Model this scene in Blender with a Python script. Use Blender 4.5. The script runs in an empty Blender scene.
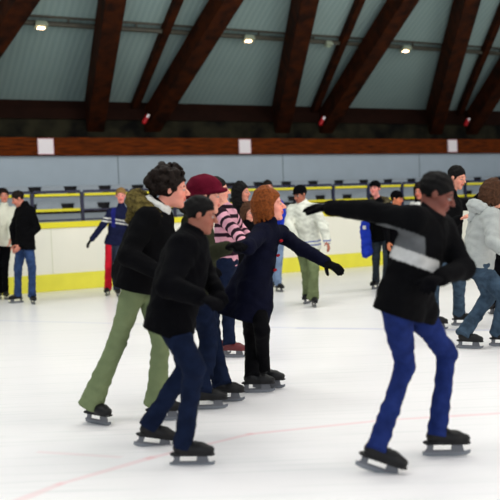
import bpy, math, random
import numpy as np
from mathutils import Vector, Matrix
R_ = math.radians
C = bpy.context.scene.collection
scene = bpy.context.scene
random.seed(7); rng = np.random.default_rng(7)

# ---------------------------------------------------------------- camera
F_PX = 850.0; CAM_Z = 1.37
cam_d = bpy.data.cameras.new('camera'); cam = bpy.data.objects.new('camera', cam_d); C.objects.link(cam)
cam_d.sensor_width = 36.0; cam_d.lens = 36.0*F_PX/500.0; cam_d.clip_end = 200
CM = Matrix.Translation((0, 0, CAM_Z)) @ Matrix.Rotation(R_(90-2.63), 4, 'X') @ Matrix.Rotation(R_(-2.29), 4, 'Z')
cam.matrix_world = CM
cam_d.dof.use_dof = True; cam_d.dof.focus_distance = 7.4; cam_d.dof.aperture_fstop = 1.9
scene.camera = cam
# ---------------------------------------------------------------- world, lights, exposure
w = bpy.data.worlds.new('world'); scene.world = w; w.use_nodes = True
w.node_tree.nodes['Background'].inputs[0].default_value = (0.86, 0.93, 1.0, 1)
w.node_tree.nodes['Background'].inputs[1].default_value = 0.42
def area(name, loc, rot, size, power, col):
    l = bpy.data.lights.new(name, 'AREA'); l.shape = 'RECTANGLE'; l.size = size[0]; l.size_y = size[1]
    l.energy = power; l.color = col
    o = bpy.data.objects.new(name, l); o.location = loc; o.rotation_euler = [R_(a) for a in rot]; C.objects.link(o)
area('hall_light_near', (-2.5, 3.5, 7.5), (0, 0, 0), (5, 2), 200, (1, .97, .90))
area('hall_light_near_right', (4.0, 5.0, 7.5), (0, 0, 0), (5, 2), 200, (1, .97, .90))
area('hall_light_middle', (0, 9.5, 7.3), (0, 0, 27), (7, 2), 260, (1, .97, .90))
area('hall_light_far_left', (-6, 10.5, 6.6), (0, 0, 27), (4, 1.6), 160, (1, .97, .90))
area('hall_light_far_right', (6, 14.5, 6.6), (0, 0, 27), (6, 1.6), 240, (1, .97, .90))
area('window_daylight', (14, 1, 4.0), (80, 0, 70), (8, 4), 750, (1.0, .88, .74))
area('rear_fill_light', (0, -7, 4.5), (88, 0, 0), (22, 6), 700, (.9, .95, 1.0))  # unseen fill added behind the camera to brighten roof and upright surfaces
scene.view_settings.view_transform = 'Standard'; scene.view_settings.look = 'None'
scene.view_settings.gamma = 1; scene.view_settings.use_curve_mapping = False
scene.view_settings.exposure = 0.12

# ---------------------------------------------------------------- geometry of the view
CMr = CM.to_3x3()
def ray(px, py):
    return np.array((CMr @ Vector(((px-250)/F_PX, (250-py)/F_PX, -1.0))))
EYE = np.array((0, 0, CAM_Z))
def onz(px, py, z=0.0):
    d = ray(px, py); return EYE + d*((z-CAM_Z)/d[2])
def ony(px, py, Y):
    d = ray(px, py); return EYE + d*(Y/d[1])
# the hall's own frame: X along the boards, Y away from the ice, origin at the foot of the boards
HALL_A = math.atan2(.460, .888)
HO = onz(0, 295.5); HX = np.array((math.cos(HALL_A), math.sin(HALL_A), 0)); HY = np.array((-HX[1], HX[0], 0))
def hall(px, py, n=0.0, nrm=None, off=None):
    """point of the hall frame seen at a pixel on the vertical plane at distance n behind the boards"""
    d = ray(px, py); e = EYE-HO
    t = (n - e@HY)/(d@HY); p = e+d*t
    return np.array((p@HX, p@HY, p[2]))
def hz(px, py, n): return hall(px, py, n)[2]
def hplane(px, py, p0, nr):
    """same, on a plane given in hall coordinates"""
    d = ray(px, py); e = EYE-HO
    dl = np.array((d@HX, d@HY, d[2])); el = np.array((e@HX, e@HY, CAM_Z))
    t = ((p0-el)@nr)/(dl@nr); return el+dl*t

# ---------------------------------------------------------------- materials
def s2l(c): return tuple(((v/255.)/12.92 if v/255. <= .04045 else ((v/255.+.055)/1.055)**2.4) for v in c)
def mat(name, rgb, rough=.6, var=.0, vscale=8., bump=0., bscale=60., metal=0., attr=False, spec=.4, rgb2=None, sheen=0., stretch=None, emit=None):
    m = bpy.data.materials.new(name); m.use_nodes = True; nt = m.node_tree; N = nt.nodes; L = nt.links
    b = N['Principled BSDF']; c = s2l(rgb)
    b.inputs['Roughness'].default_value = rough; b.inputs['Metallic'].default_value = metal
    b.inputs['Specular IOR Level'].default_value = spec
    if sheen: b.inputs['Sheen Weight'].default_value = sheen
    tc = N.new('ShaderNodeTexCoord'); mp = N.new('ShaderNodeMapping'); L.new(tc.outputs['Object'], mp.inputs[0])
    if stretch: mp.inputs['Scale'].default_value = stretch
    src = None
    if attr:
        a = N.new('ShaderNodeAttribute'); a.attribute_name = 'col'; src = a.outputs['Color']
    if var > 0 or rgb2:
        nz = N.new('ShaderNodeTexNoise'); nz.inputs['Scale'].default_value = vscale; nz.inputs['Detail'].default_value = 4
        L.new(mp.outputs[0], nz.inputs['Vector'])
        mx = N.new('ShaderNodeMix'); mx.data_type = 'RGBA'
        c2 = s2l(rgb2) if rgb2 else tuple(v*(1-var) for v in c)
        rp = N.new('ShaderNodeMapRange'); rp.inputs[1].default_value = .35; rp.inputs[2].default_value = .65
        L.new(nz.outputs['Fac'], rp.inputs[0]); L.new(rp.outputs[0], mx.inputs[0])
        if src:
            mu = N.new('ShaderNodeVectorMath'); mu.operation = 'SCALE'; mu.inputs['Scale'].default_value = 1-var
            L.new(src, mu.inputs[0]); L.new(src, mx.inputs[6]); L.new(mu.outputs[0], mx.inputs[7])
        else:
            mx.inputs[6].default_value = (*c, 1); mx.inputs[7].default_value = (*c2, 1)
        L.new(mx.outputs[2], b.inputs['Base Color'])
    elif src: L.new(src, b.inputs['Base Color'])
    else: b.inputs['Base Color'].default_value = (*c, 1)
    if bump > 0:
        n2 = N.new('ShaderNodeTexNoise'); n2.inputs['Scale'].default_value = bscale; n2.inputs['Detail'].default_value = 3
        L.new(mp.outputs[0], n2.inputs['Vector'])
        bp = N.new('ShaderNodeBump'); bp.inputs['Strength'].default_value = bump; bp.inputs['Distance'].default_value = .01
        L.new(n2.outputs['Fac'], bp.inputs['Height']); L.new(bp.outputs[0], b.inputs['Normal'])
    if emit:
        b.inputs['Emission Color'].default_value = (*s2l(emit[0]), 1); b.inputs['Emission Strength'].default_value = emit[1]
    return m
def cloth(name, rgb, **k):
    a = dict(rough=.95, var=.3, vscale=9, bump=.35, bscale=55, spec=.06); a.update(k); return mat(name, rgb, **a)

# ---------------------------------------------------------------- plain mesh helpers
class MB:
    def __init__(s): s.v = []; s.f = []
    def poly(s, pts, faces):
        b = len(s.v); s.v += [tuple(map(float, p)) for p in pts]; s.f += [tuple(b+i for i in f) for f in faces]
    def box(s, x0, x1, y0, y1, z0, z1):
        s.poly([(x0,y0,z0),(x1,y0,z0),(x1,y1,z0),(x0,y1,z0),(x0,y0,z1),(x1,y0,z1),(x1,y1,z1),(x0,y1,z1)],
               [(0,3,2,1),(4,5,6,7),(0,1,5,4),(1,2,6,5),(2,3,7,6),(3,0,4,7)])
    def beam(s, a, b, wv, hv):
        """box from a to b with half-width vector wv and half-height vector hv"""
        a, b, wv, hv = map(np.asarray, (a, b, wv, hv))
        s.poly([a-wv-hv, a+wv-hv, a+wv+hv, a-wv+hv, b-wv-hv, b+wv-hv, b+wv+hv, b-wv+hv],
               [(0,3,2,1),(4,5,6,7),(0,1,5,4),(1,2,6,5),(2,3,7,6),(3,0,4,7)])
    def tube(s, a, b, r, r2=None, n=12):
        a, b = np.asarray(a, float), np.asarray(b, float); r2 = r if r2 is None else r2
        d = (b-a)/np.linalg.norm(b-a); u = np.cross(d, (0, 0, 1) if abs(d[2]) < .9 else (1, 0, 0)); u /= np.linalg.norm(u); v = np.cross(d, u)
        P = []
        for c, q in ((a, r), (b, r2)):
            P += [c+q*(math.cos(2*math.pi*i/n)*u+math.sin(2*math.pi*i/n)*v) for i in range(n)]
        s.poly(P, [(i, (i+1) % n, n+(i+1) % n, n+i) for i in range(n)]+[tuple(range(n))[::-1], tuple(range(n, 2*n))])
    def prism(s, prof, o, ax, ay, az, t):
        """profile (x,y) extruded +-t along az"""
        o, ax, ay, az = map(np.asarray, (o, ax, ay, az)); n = len(prof)
        P = [o+ax*x+ay*y-az*t for x, y in prof]+[o+ax*x+ay*y+az*t for x, y in prof]
        s.poly(P, [tuple(range(n))[::-1], tuple(range(n, 2*n))]+[(i, (i+1) % n, n+(i+1) % n, n+i) for i in range(n)])
    def build(s, name, m, parent=None, bevel=0, smooth=False):
        me = bpy.data.meshes.new(name); me.from_pydata(s.v, [], s.f); me.update()
        import bmesh
        bm = bmesh.new(); bm.from_mesh(me); bmesh.ops.recalc_face_normals(bm, faces=bm.faces); bm.to_mesh(me); bm.free()
        if smooth: me.polygons.foreach_set('use_smooth', [True]*len(me.polygons))
        me.materials.append(m)
        o = bpy.data.objects.new(name, me); C.objects.link(o); o.parent = parent
        if bevel:
            b = o.modifiers.new('bevel', 'BEVEL'); b.width = bevel; b.segments = 2; b.limit_method = 'ANGLE'
        return o
def tag(o, label=None, cat=None, group=None, kind=None):
    if label: o['label'] = label
    if cat: o['category'] = cat
    if group: o['group'] = group
    if kind: o['kind'] = kind
    return o
def thing(name, loc, label, cat, group=None, rz=0.):
    o = bpy.data.objects.new(name, None); o.empty_display_size = .1; o.location = tuple(map(float, loc)); o.rotation_euler = (0, 0, rz)
    C.objects.link(o); return tag(o, label, cat, group)
def place(o):   # put an object whose mesh is in hall coordinates into the world
    o.location = HO; o.rotation_euler = (0, 0, HALL_A); return o
def hw(p): return HO + HX*p[0]+HY*p[1]+np.array((0, 0, p[2]))
def copy_tree(o, parent=None):
    c = o.copy(); C.objects.link(c)
    if parent: c.parent = parent
    for ch in list(o.children): copy_tree(ch, c)
    return c

# ================================================================ THE HALL
M_concrete = mat('grey painted wall', (170, 184, 196), .7, var=.06, vscale=2, bump=.05)
M_riser = mat('grey stand riser', (160, 170, 180), .7, var=.12, vscale=3)
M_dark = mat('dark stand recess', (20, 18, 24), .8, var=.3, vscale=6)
M_navy = mat('navy painted steel', (18, 22, 58), .45, var=.1)
M_yellow = mat('yellow paint', (228, 216, 32), .5, var=.06, vscale=3)
M_cream = mat('cream board panel', (232, 230, 216), .35, var=.03, vscale=1.5)
M_kick = mat('yellow kick strip', (230, 222, 66), .4, var=.08, vscale=3)
M_beam = mat('varnished beam wood', (108, 46, 8), .8, spec=.08, rgb2=(62, 27, 8), vscale=5, stretch=(.6, 6, 6), bump=.1)
M_glu = mat('dark laminated timber', (62, 27, 8), .75, spec=.1, rgb2=(30, 14, 7), vscale=4, stretch=(1, 1, 1), bump=.15, bscale=12)
M_ledge = mat('mottled dark upstand', (46, 44, 32), .9, spec=.1, rgb2=(15, 15, 14), vscale=2.2)
M_plate = mat('dark eave plate wood', (34, 15, 8), .8, spec=.1, var=.3, vscale=3)
M_white = mat('white plate', (245, 238, 242), .5)
M_pipe = mat('grey steel pipe', (74, 72, 62), .5, var=.3, vscale=5)

# ice with painted lines in its material
def circle3(p, q, r):
    A = np.array([[2*(q-p)[0], 2*(q-p)[1]], [2*(r-p)[0], 2*(r-p)[1]]]); b = np.array([q@q-p@p, r@r-p@p])
    c = np.linalg.solve(A, b); return c, np.linalg.norm(p-c)
def ice_material():
    m = bpy.data.materials.new('ice'); m.use_nodes = True; nt = m.node_tree; N = nt.nodes; L = nt.links; b = N['Principled BSDF']
    geo = N.new('ShaderNodeTexCoord'); pos = geo.outputs['Object']
    def math_(op, a, b_=None, clamp=False):
        n = N.new('ShaderNodeMath'); n.operation = op; n.use_clamp = clamp
        for i, v in enumerate((a, b_)):
            if v is None: continue
            if isinstance(v, (int, float)): n.inputs[i].default_value = v
            else: L.new(v, n.inputs[i])
        return n.outputs[0]
    def noise(scale, sc=(1, 1, 1), det=3, rot=0):
        mp = N.new('ShaderNodeMapping'); mp.inputs['Scale'].default_value = sc; mp.inputs['Rotation'].default_value = (0, 0, rot); L.new(pos, mp.inputs[0])
        n = N.new('ShaderNodeTexNoise'); n.inputs['Scale'].default_value = scale; n.inputs['Detail'].default_value = det; L.new(mp.outputs[0], n.inputs['Vector']); return n.outputs['Fac']
    def mix(f, a, c):
        x = N.new('ShaderNodeMix'); x.data_type = 'RGBA'; L.new(f, x.inputs[0])
        for i, v in ((6, a), (7, c)):
            if isinstance(v, tuple): x.inputs[i].default_value = (*s2l(v), 1)
            else: L.new(v, x.inputs[i])
        return x.outputs[2]
    cloudy = noise(.7, det=4)
    col = mix(cloudy, (236, 234, 236), (246, 243, 244))
    scr = math_('MULTIPLY', math_('SUBTRACT', noise(2.2, (.35, 9, 1), 5, .25), .52, True), 1.6)
    col = mix(scr, col, (198, 206, 204))
    def band(d, w, soft, strength):
        v = N.new('ShaderNodeMapRange'); v.interpolation_type = 'SMOOTHSTEP'
        v.inputs[1].default_value = w; v.inputs[2].default_value = w+soft; v.inputs[3].default_value = strength; v.inputs[4].default_value = 0
        L.new(d, v.inputs[0]); return v.outputs[0]
    def ring(c, r):
        s_ = N.new('ShaderNodeVectorMath'); s_.operation = 'DISTANCE'; 
        sep = N.new('ShaderNodeSeparateXYZ'); L.new(pos, sep.inputs[0]); cb = N.new('ShaderNodeCombineXYZ'); L.new(sep.outputs[0], cb.inputs[0]); L.new(sep.outputs[1], cb.inputs[1])
        L.new(cb.outputs[0], s_.inputs[0]); s_.inputs[1].default_value = (c[0], c[1], 0)
        return math_('ABSOLUTE', math_('SUBTRACT', s_.outputs['Value'], float(r)))
    def seg(p, q):
        """distance to the segment p-q, on the ice plane"""
        d = q-p; ln = float(np.linalg.norm(d)); d = d/ln
        sep = N.new('ShaderNodeSeparateXYZ'); L.new(pos, sep.inputs[0])
        x = math_('SUBTRACT', sep.outputs[0], float(p[0])); y = math_('SUBTRACT', sep.outputs[1], float(p[1]))
        t = math_('ADD', math_('MULTIPLY', x, float(d[0])), math_('MULTIPLY', y, float(d[1])))
        s2 = math_('ABSOLUTE', math_('ADD', math_('MULTIPLY', x, float(-d[1])), math_('MULTIPLY', y, float(d[0]))))
        over = math_('MAXIMUM', math_('SUBTRACT', t, ln), math_('MULTIPLY', t, -1))
        return math_('MAXIMUM', s2, over)
    g = lambda x, y: onz(x, y)[:2]
    wob = math_('MULTIPLY', math_('SUBTRACT', noise(1.3), .5), .05)
    for p, q, w_, s_ in ((g(250, 434), g(385, 420), .007, .24), (g(385, 420), g(540, 411), .007, .24), (g(60, 484), g(150, 458), .012, .20), (g(150, 458), g(250, 434), .010, .22), (g(-10, 512), g(60, 484), .015, .20), (g(40, 452), g(118, 457), .006, .12)):
        d = math_('ADD', seg(p, q), wob); col = mix(band(d, w_, .03, s_), col, (236, 120, 130))
    d = math_('ADD', seg(g(-60, 319), g(300, 328)), wob); col = mix(band(d, .02, .06, .16), col, (120, 140, 200))
    d = math_('ADD', seg(g(300, 328), g(560, 331)), wob); col = mix(band(d, .02, .06, .30), col, (120, 130, 200))
    L.new(col, b.inputs['Base Color'])
    b.inputs['Roughness'].default_value = .32; b.inputs['Specular IOR Level'].default_value = .35
    bp = N.new('ShaderNodeBump'); bp.inputs['Strength'].default_value = .12; bp.inputs['Distance'].default_value = .01
    L.new(noise(6, (.5, 3, 1), 5, .25), bp.inputs['Height']); L.new(bp.outputs[0], b.inputs['Normal'])
    return m
ms = MB(); ms.poly([(-30, -6, 0), (30, -6, 0), (34, 40, 0), (-34, 40, 0), (-30, -6, -.15), (30, -6, -.15), (34, 40, -.15), (-34, 40, -.15)], [(0,1,2,3),(7,6,5,4),(0,4,5,1),(1,5,6,2),(2,6,7,3),(3,7,4,0)])
ice = ms.build('floor', ice_material()); tag(ice, 'white skating ice with faint pink and blue lines', 'ice', kind='structure')

S0, S1 = -12., 24.
XR = 60   # reference column for reading heights
# boards round the ice
zt = hz(XR, 222, 0)
bd = thing('rink_boards', HO, 'cream rink boards with yellow cap and yellow kick strip round the ice', 'barrier', rz=HALL_A)
m = MB(); m.box(S0, S1, 0, .10, 0, zt-.09); m.build('panel', M_cream, bd)
m = MB(); m.box(S0, S1, -.03, .14, zt-.115, zt); m.build('cap_rail', M_yellow, bd, bevel=.015)
m = MB(); m.box(S0, S1, -.022, .0, 0, .325); m.build('kick_plate', M_kick, bd, bevel=.006)
M_joint = mat('board joint', (204, 206, 180), .6)
for s in np.arange(S0+1, S1, 2.4):
    m = MB(); m.box(s-.006, s+.006, -.004, .0, .325, zt-.115); m.build('panel_joint', M_joint, bd)
# stand behind the boards
zA0, zA1 = hz(XR, 212, 1.2), hz(XR, 202.5, 1.6)
zB0, zB1 = hz(XR, 195, 2.0), hz(XR, 187, 2.5)
m = MB(); m.box(S0, S1, .14, 1.2, 0, .3); m.box(S0, S1, 1.2, 2.0, 0, zA0); m.box(S0, S1, 2.0, 2.95, 0, zB0)
st = place(m.build('grandstand', M_riser)); tag(st, 'grey stepped spectator stand behind the rink boards', 'grandstand')
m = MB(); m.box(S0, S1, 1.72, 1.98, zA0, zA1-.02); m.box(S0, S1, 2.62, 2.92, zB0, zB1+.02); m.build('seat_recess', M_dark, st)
m = MB(); m.box(S0, S1, 1.19, 1.4, zA0-.03, zA0+.004); m.build('tread_edge', M_plate, st)
m = MB(); m.box(S0, S1, 1.97, 2.2, zB0-.03, zB0+.004); m.build('tread_edge', M_plate, st)
# wall, timber band, upstand, eave
zW1 = hz(XR, 156, 3.0); zB_1 = hz(XR, 137.5, 2.9); zL1 = hz(XR, 119, 3.92)
m = MB(); m.box(S0, S1, 2.98, 3.2, 0, zW1+.02); m.box(S0, S1, 2.95, 2.99, zB1, zB1+.03)
tag(place(m.build('wall_back', M_concrete)), kind='structure')
m = MB()
for s in np.arange(S0+2.2, S1, 4.4): m.box(s-.008, s+.008, 2.972, 2.979, zB1, zW1)
tag(place(m.build('trim_1', mat('wall joint', (104, 116, 124), .8))), kind='structure')
m = MB(); m.box(S0, S1, 2.86, 3.15, zW1, zB_1); tag(place(m.build('trim_2', M_beam, bevel=.01)), 'brown timber band along the top of the grey wall', 'timber beam', kind='structure')
m = MB(); m.box(S0, S1, 3.15, 3.3, zW1, zB_1-.02); m.box(S0, S1, 3.95, 4.1, zB_1-.4, zL1+.06); m.box(S0, S1, 3.15, 4.0, zB_1-.42, zB_1-.4); tag(place(m.build('wall_upstand', M_ledge)), kind='structure')
# roof
NE = 4.2
zE = hz(131, 107.5, NE)
m = MB(); m.box(S0, S1, 3.88, 4.15, zL1, hz(XR, 108, 4.0)); tag(place(m.build('trim_3', M_plate)), kind='structure')
M_SL = .57; rn = np.array((0, -M_SL, -1.)); rn /= np.linalg.norm(rn)   # downwards roof normal
E0 = np.array((0, NE, zE))
def roof_material():
    m_ = mat('grey ribbed roof sheet', (118, 133, 140), .6); nt = m_.node_tree; N = nt.nodes; L = nt.links; b = N['Principled BSDF']
    tc = N.new('ShaderNodeTexCoord'); wv = N.new('ShaderNodeTexWave'); wv.bands_direction = 'X'; wv.inputs['Scale'].default_value = 2.2; wv.inputs['Distortion'].default_value = .15
    L.new(tc.outputs['Object'], wv.inputs[0])
    nz = N.new('ShaderNodeTexNoise'); nz.inputs['Scale'].default_value = .5; L.new(tc.outputs['Object'], nz.inputs[0])
    mx = N.new('ShaderNodeMix'); mx.data_type = 'RGBA'; ad = N.new('ShaderNodeMath'); ad.operation = 'MULTIPLY_ADD'
    L.new(wv.outputs['Fac'], ad.inputs[0]); ad.inputs[1].default_value = .45; L.new(nz.outputs['Fac'], ad.inputs[2]); ad.use_clamp = True
    L.new(ad.outputs[0], mx.inputs[0]); mx.inputs[6].default_value = (*s2l((122, 146, 146)), 1); mx.inputs[7].default_value = (*s2l((148, 170, 168)), 1)
    L.new(mx.outputs[2], b.inputs['Base Color'])
    bp = N.new('ShaderNodeBump'); bp.inputs['Strength'].default_value = .3; bp.inputs['Distance'].default_value = .02; L.new(wv.outputs['Fac'], bp.inputs['Height']); L.new(bp.outputs[0], b.inputs['Normal'])
    return m_
TR = 14.
m = MB(); top = (NE-TR, zE+TR*M_SL)
m.poly([(S0, NE, zE), (S1, NE, zE), (S1, top[0], top[1]), (S0, top[0], top[1])]+[(S0, NE, zE+.15), (S1, NE, zE+.15), (S1, top[0], top[1]+.15), (S0, top[0], top[1]+.15)], [(0,1,2,3),(7,6,5,4),(0,4,5,1),(1,5,6,2),(2,6,7,3),(3,7,4,0)])
tag(place(m.build('ceiling', roof_material())), kind='structure')
m = MB(); m.box(S0, S1, 4.0, 4.3, zL1-.3, zE+.1); tag(place(m.build('trim_4', M_plate)), kind='structure')
def roof_pt(px, py, below): return hplane(px, py, E0+rn*below, rn)
def timber(name, base, top_, below, wd, dp, label, group):
    a = roof_pt(*base, below); b = roof_pt(*top_, below); d = (b-a)/np.linalg.norm(b-a)
    b = b + d*2.5
    sd = np.cross(d, rn); sd /= np.linalg.norm(sd)
    m = MB(); m.beam((0, 0, 0), b-a, sd*wd/2, rn*dp/2)
    o = m.build(name, M_glu, bevel=.012); o.location = hw(a); o.rotation_euler = (0, 0, HALL_A)
    return tag(o, label, 'beam', group)
G1, G2, G3 = 'steep laminated roof beams', 'slanting laminated roof beams', 'thin roof rafters'
# centre lines on the underside, base pixel -> top pixel
mains = [((91.5, 136), (112, 0)), ((277.5, 136), (305, 0)), ((430, 137), (467, 0))]
L1 = ['thick dark roof beam rising left of the first slanting beam, above the curly-haired woman', 'thick dark roof beam in the middle of the roof, just right of the second wall plate', 'thick dark roof beam rising above the tall dark-haired man']
for (a, b), l in zip(mains, L1): timber('roof_beam', a, b, .40, .42, .55, l, G1)
diags = [((-60, 120), (20, 0)), ((147, 129), (226, 0)), ((320, 131), (403, 0)), ((467, 131), (550, 0))]
L2 = ['dark slanting roof beam cut off by the top left corner', 'dark slanting roof beam with a red fixture at its foot, left of the middle of the roof', 'dark slanting roof beam with a red fixture at its foot, right of the middle of the roof', 'dark slanting roof beam leaving the picture at the right edge']
for (a, b), l in zip(diags, L2): timber('roof_beam', a, b, .42, .42, .50, l, G2)
thins = [((-28, 108), (18, 0)), ((134, 108), (178, 0)), ((314, 111), (360, 0)), ((459, 114), (506, 0))]
L3 = ['thin rafter in the top left corner', 'thin dark rafter between the first thick beam and first slanting beam', 'thin dark rafter between the middle thick beam and second slanting beam', 'thin dark rafter near the right edge of the roof']
for (a, b), l in zip(thins[1:], L3[1:]): timber('roof_rafter', a, b, .12, .17, .2, l, G3)
# light rail under the roof
ra = roof_pt(0, 20, .12); rb = roof_pt(500, 54, .12); nmid = (ra[1]+rb[1])/2; zr = (ra[2]+rb[2])/2
print('rail', ra, rb)
m = MB(); m.tube((S0, nmid, zr), (S1, nmid, zr), .055); m.tube((S0, nmid-.02, zr+.14), (S1, nmid-.02, zr+.14), .03)
for s in np.arange(S0+.5, S1, 1.5): m.box(s-.015, s+.015, nmid-.02, nmid+.02, zr, zr+.22)
tag(place(m.build('conduit', M_pipe)), 'grey conduit pipe running under the roof and carrying the lamps', 'pipe')
M_lamp = mat('lit lamp glass', (255, 235, 210), .4, emit=((255, 214, 170), 9)); M_house = mat('lamp housing', (150, 160, 140), .5); M_off = mat('unlit lamp glass', (170, 190, 160), .3)
for (px, lit, l) in ((40, 1, 'leftmost lit lamp under the roof pipe'), (247, 1, 'lit lamp under the roof pipe above the second wall plate'), (327, 0, 'greenish unlit lamp under the roof pipe'), (404, 1, 'rightmost lit lamp under the roof pipe')):
    y = 20+px*.068; p = hall(px, y, nmid); t = thing('ceiling_lamp', hw((p[0], nmid-.05, zr-.04)), l, 'lamp', rz=HALL_A)
    q = .7 if not lit else 1
    m = MB(); m.prism([(-.14*q, -.06), (.14*q, -.06), (.11*q, .03), (-.11*q, .03)], (0, 0, 0), (1, 0, 0), (0, .35, 1), (0, 1, -.35), .10*q); m.build('housing', M_house, t, bevel=.01)
    m = MB(); m.box(-.07*q, .07*q, -.05*q, .05*q, -.085, -.062); m.build('diffuser', M_lamp if lit else M_off, t)
# red fixtures at the feet of the slanting beams
M_red = mat('red plastic', (176, 16, 26), .4)
for (px, py, l) in ((146, 119, 'small red and white fixture at the foot of the first slanting beam'), (322, 121, 'small red and white fixture at the foot of the second slanting beam'), (467, 122, 'small red and white fixture at the foot of the slanting beam near the right edge')):
    p = roof_pt(px, py, .72); a = hw(p); t = thing('alarm_beacon', a, l, 'alarm light', rz=HALL_A)
    m = MB(); m.tube((-.06, 0, -.09), (.05, 0, .09), .055, .05); m.tube((-.075, 0, -.115), (-.06, 0, -.09), .035, .055); m.build('red_body', M_red, t)
    m = MB(); m.tube((.015, -.035, .03), (.06, -.035, .105), .035, .03); m.build('white_cap', M_white, t)
# white plates on the timber band
for (px, w_, l) in ((45.5, .355, 'white square plate on the timber band at the left'), (244.5, .33, 'white square plate on the timber band in the middle'), (452, .33, 'white square plate on the timber band above the tall man')):
    p = hall(px, 146.5 if px < 400 else 146, 2.86); 
    t = thing('wall_plate', hw((p[0], 2.86, p[2])), l, 'sign', rz=HALL_A)
    m = MB(); m.box(-w_/2, w_/2, -.03, 0, -.175, .175); m.build('plate', M_white, t, bevel=.004)
    m = MB(); h_ = w_/2
    for x0, x1, z0, z1 in ((-h_, h_, .16, .178), (-h_, h_, -.178, -.16), (-h_, -h_+.015, -.175, .175), (h_-.015, h_, -.175, .175)): m.box(x0, x1, -.034, -.03, z0, z1)
    m.build('border', mat('pale pink border', (222, 176, 186), .5), t)
# railing in front of the stand: one panel object per bay
NR = .75; zr1 = hz(XR, 192.5, NR); zr0 = hz(XR, 221, NR); zr2 = hz(XR, 208, NR); zr3 = hz(XR, 211.5, NR)
posts = [hall(32, 200, NR)[0], hall(82, 200, NR)[0]]; pitch = posts[1]-posts[0]; print('pitch', pitch)
k0 = int(math.floor((S0-posts[0])/pitch))+1
for k in range(-4, 16):
    s = posts[0]+k*pitch
    p = hall(250, 200, NR)
    if s > S1-1 or s < S0: continue
    names = {0: 'beside the man in the black jacket at the left', 1: 'behind the skater with the navy striped jacket'}
    px = None
    t = thing('railing', hw((s, NR, .3)), 'navy steel railing bay with yellow top rail in front of the spectator stand', 'railing', 'railing bays in front of the stand', rz=HALL_A)
    m = MB(); m.box(-.03, .03, -.03, .03, 0, zr1-.3); m.build('post', M_navy, t)
    m = MB(); m.box(.03, pitch-.03, -.02, .02, zr1-.3-.01, zr1-.3+.04); m.build('frame_bar', M_navy, t)
    m = MB(); m.box(.03, pitch-.03, -.02, .02, zr0-.3, zr0-.3+.03); m.build('frame_bar', M_navy, t)
    if k == 1: m = MB(); m.box(.03, pitch-.03, -.02, .02, zr3-.3, zr3-.3+.035); m.build('frame_bar', M_navy, t)
    m = MB(); m.box(.05, pitch-.05, -.03, .0, zr1-.3-.075, zr1-.3-.025)
    m.build('top_rail', M_yellow, t)
    if k != 1 and k != 5:
        m = MB(); m.box(.05, pitch-.05, -.03, .0, zr3-.3, zr3-.3+.055); m.build('lower_rail', M_yellow, t)
# grey tip-up seats on the two rows
M_seat = mat('grey seat shell', (152, 162, 172), .5, var=.1)
def seat_mesh():
    m = MB(); m.prism([(-.28, .0), (.28, .0), (.24, .20), (-.24, .20)], (0, .10, .02), (1, 0, 0), (0, .08, 1), (0, 1, -.08), .012)
    m.box(-.23, .23, -.2, .10, .03, .065); m.box(-.2, -.16, -.15, .08, 0, .03); m.box(.16, .2, -.15, .08, 0, .03)
    return m
so = seat_mesh().build('stadium_seat', M_seat, bevel=.008); first = True
for row, (n, z0, off) in enumerate(((1.5, zA0, 0), (2.3, zB0, .3))):
    for s in np.arange(-2.5+off, 17, .78):
        o = so if first else so.copy()
        if not first: C.objects.link(o)
        first = False; o.location = hw((s, n, z0)); o.rotation_euler = (0, 0, HALL_A)
        tag(o, 'empty grey seat in the %s row of the spectator stand' % ('front' if row == 0 else 'back'), 'seat', 'grey seats in the %s row' % ('front' if row == 0 else 'back'))

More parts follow.
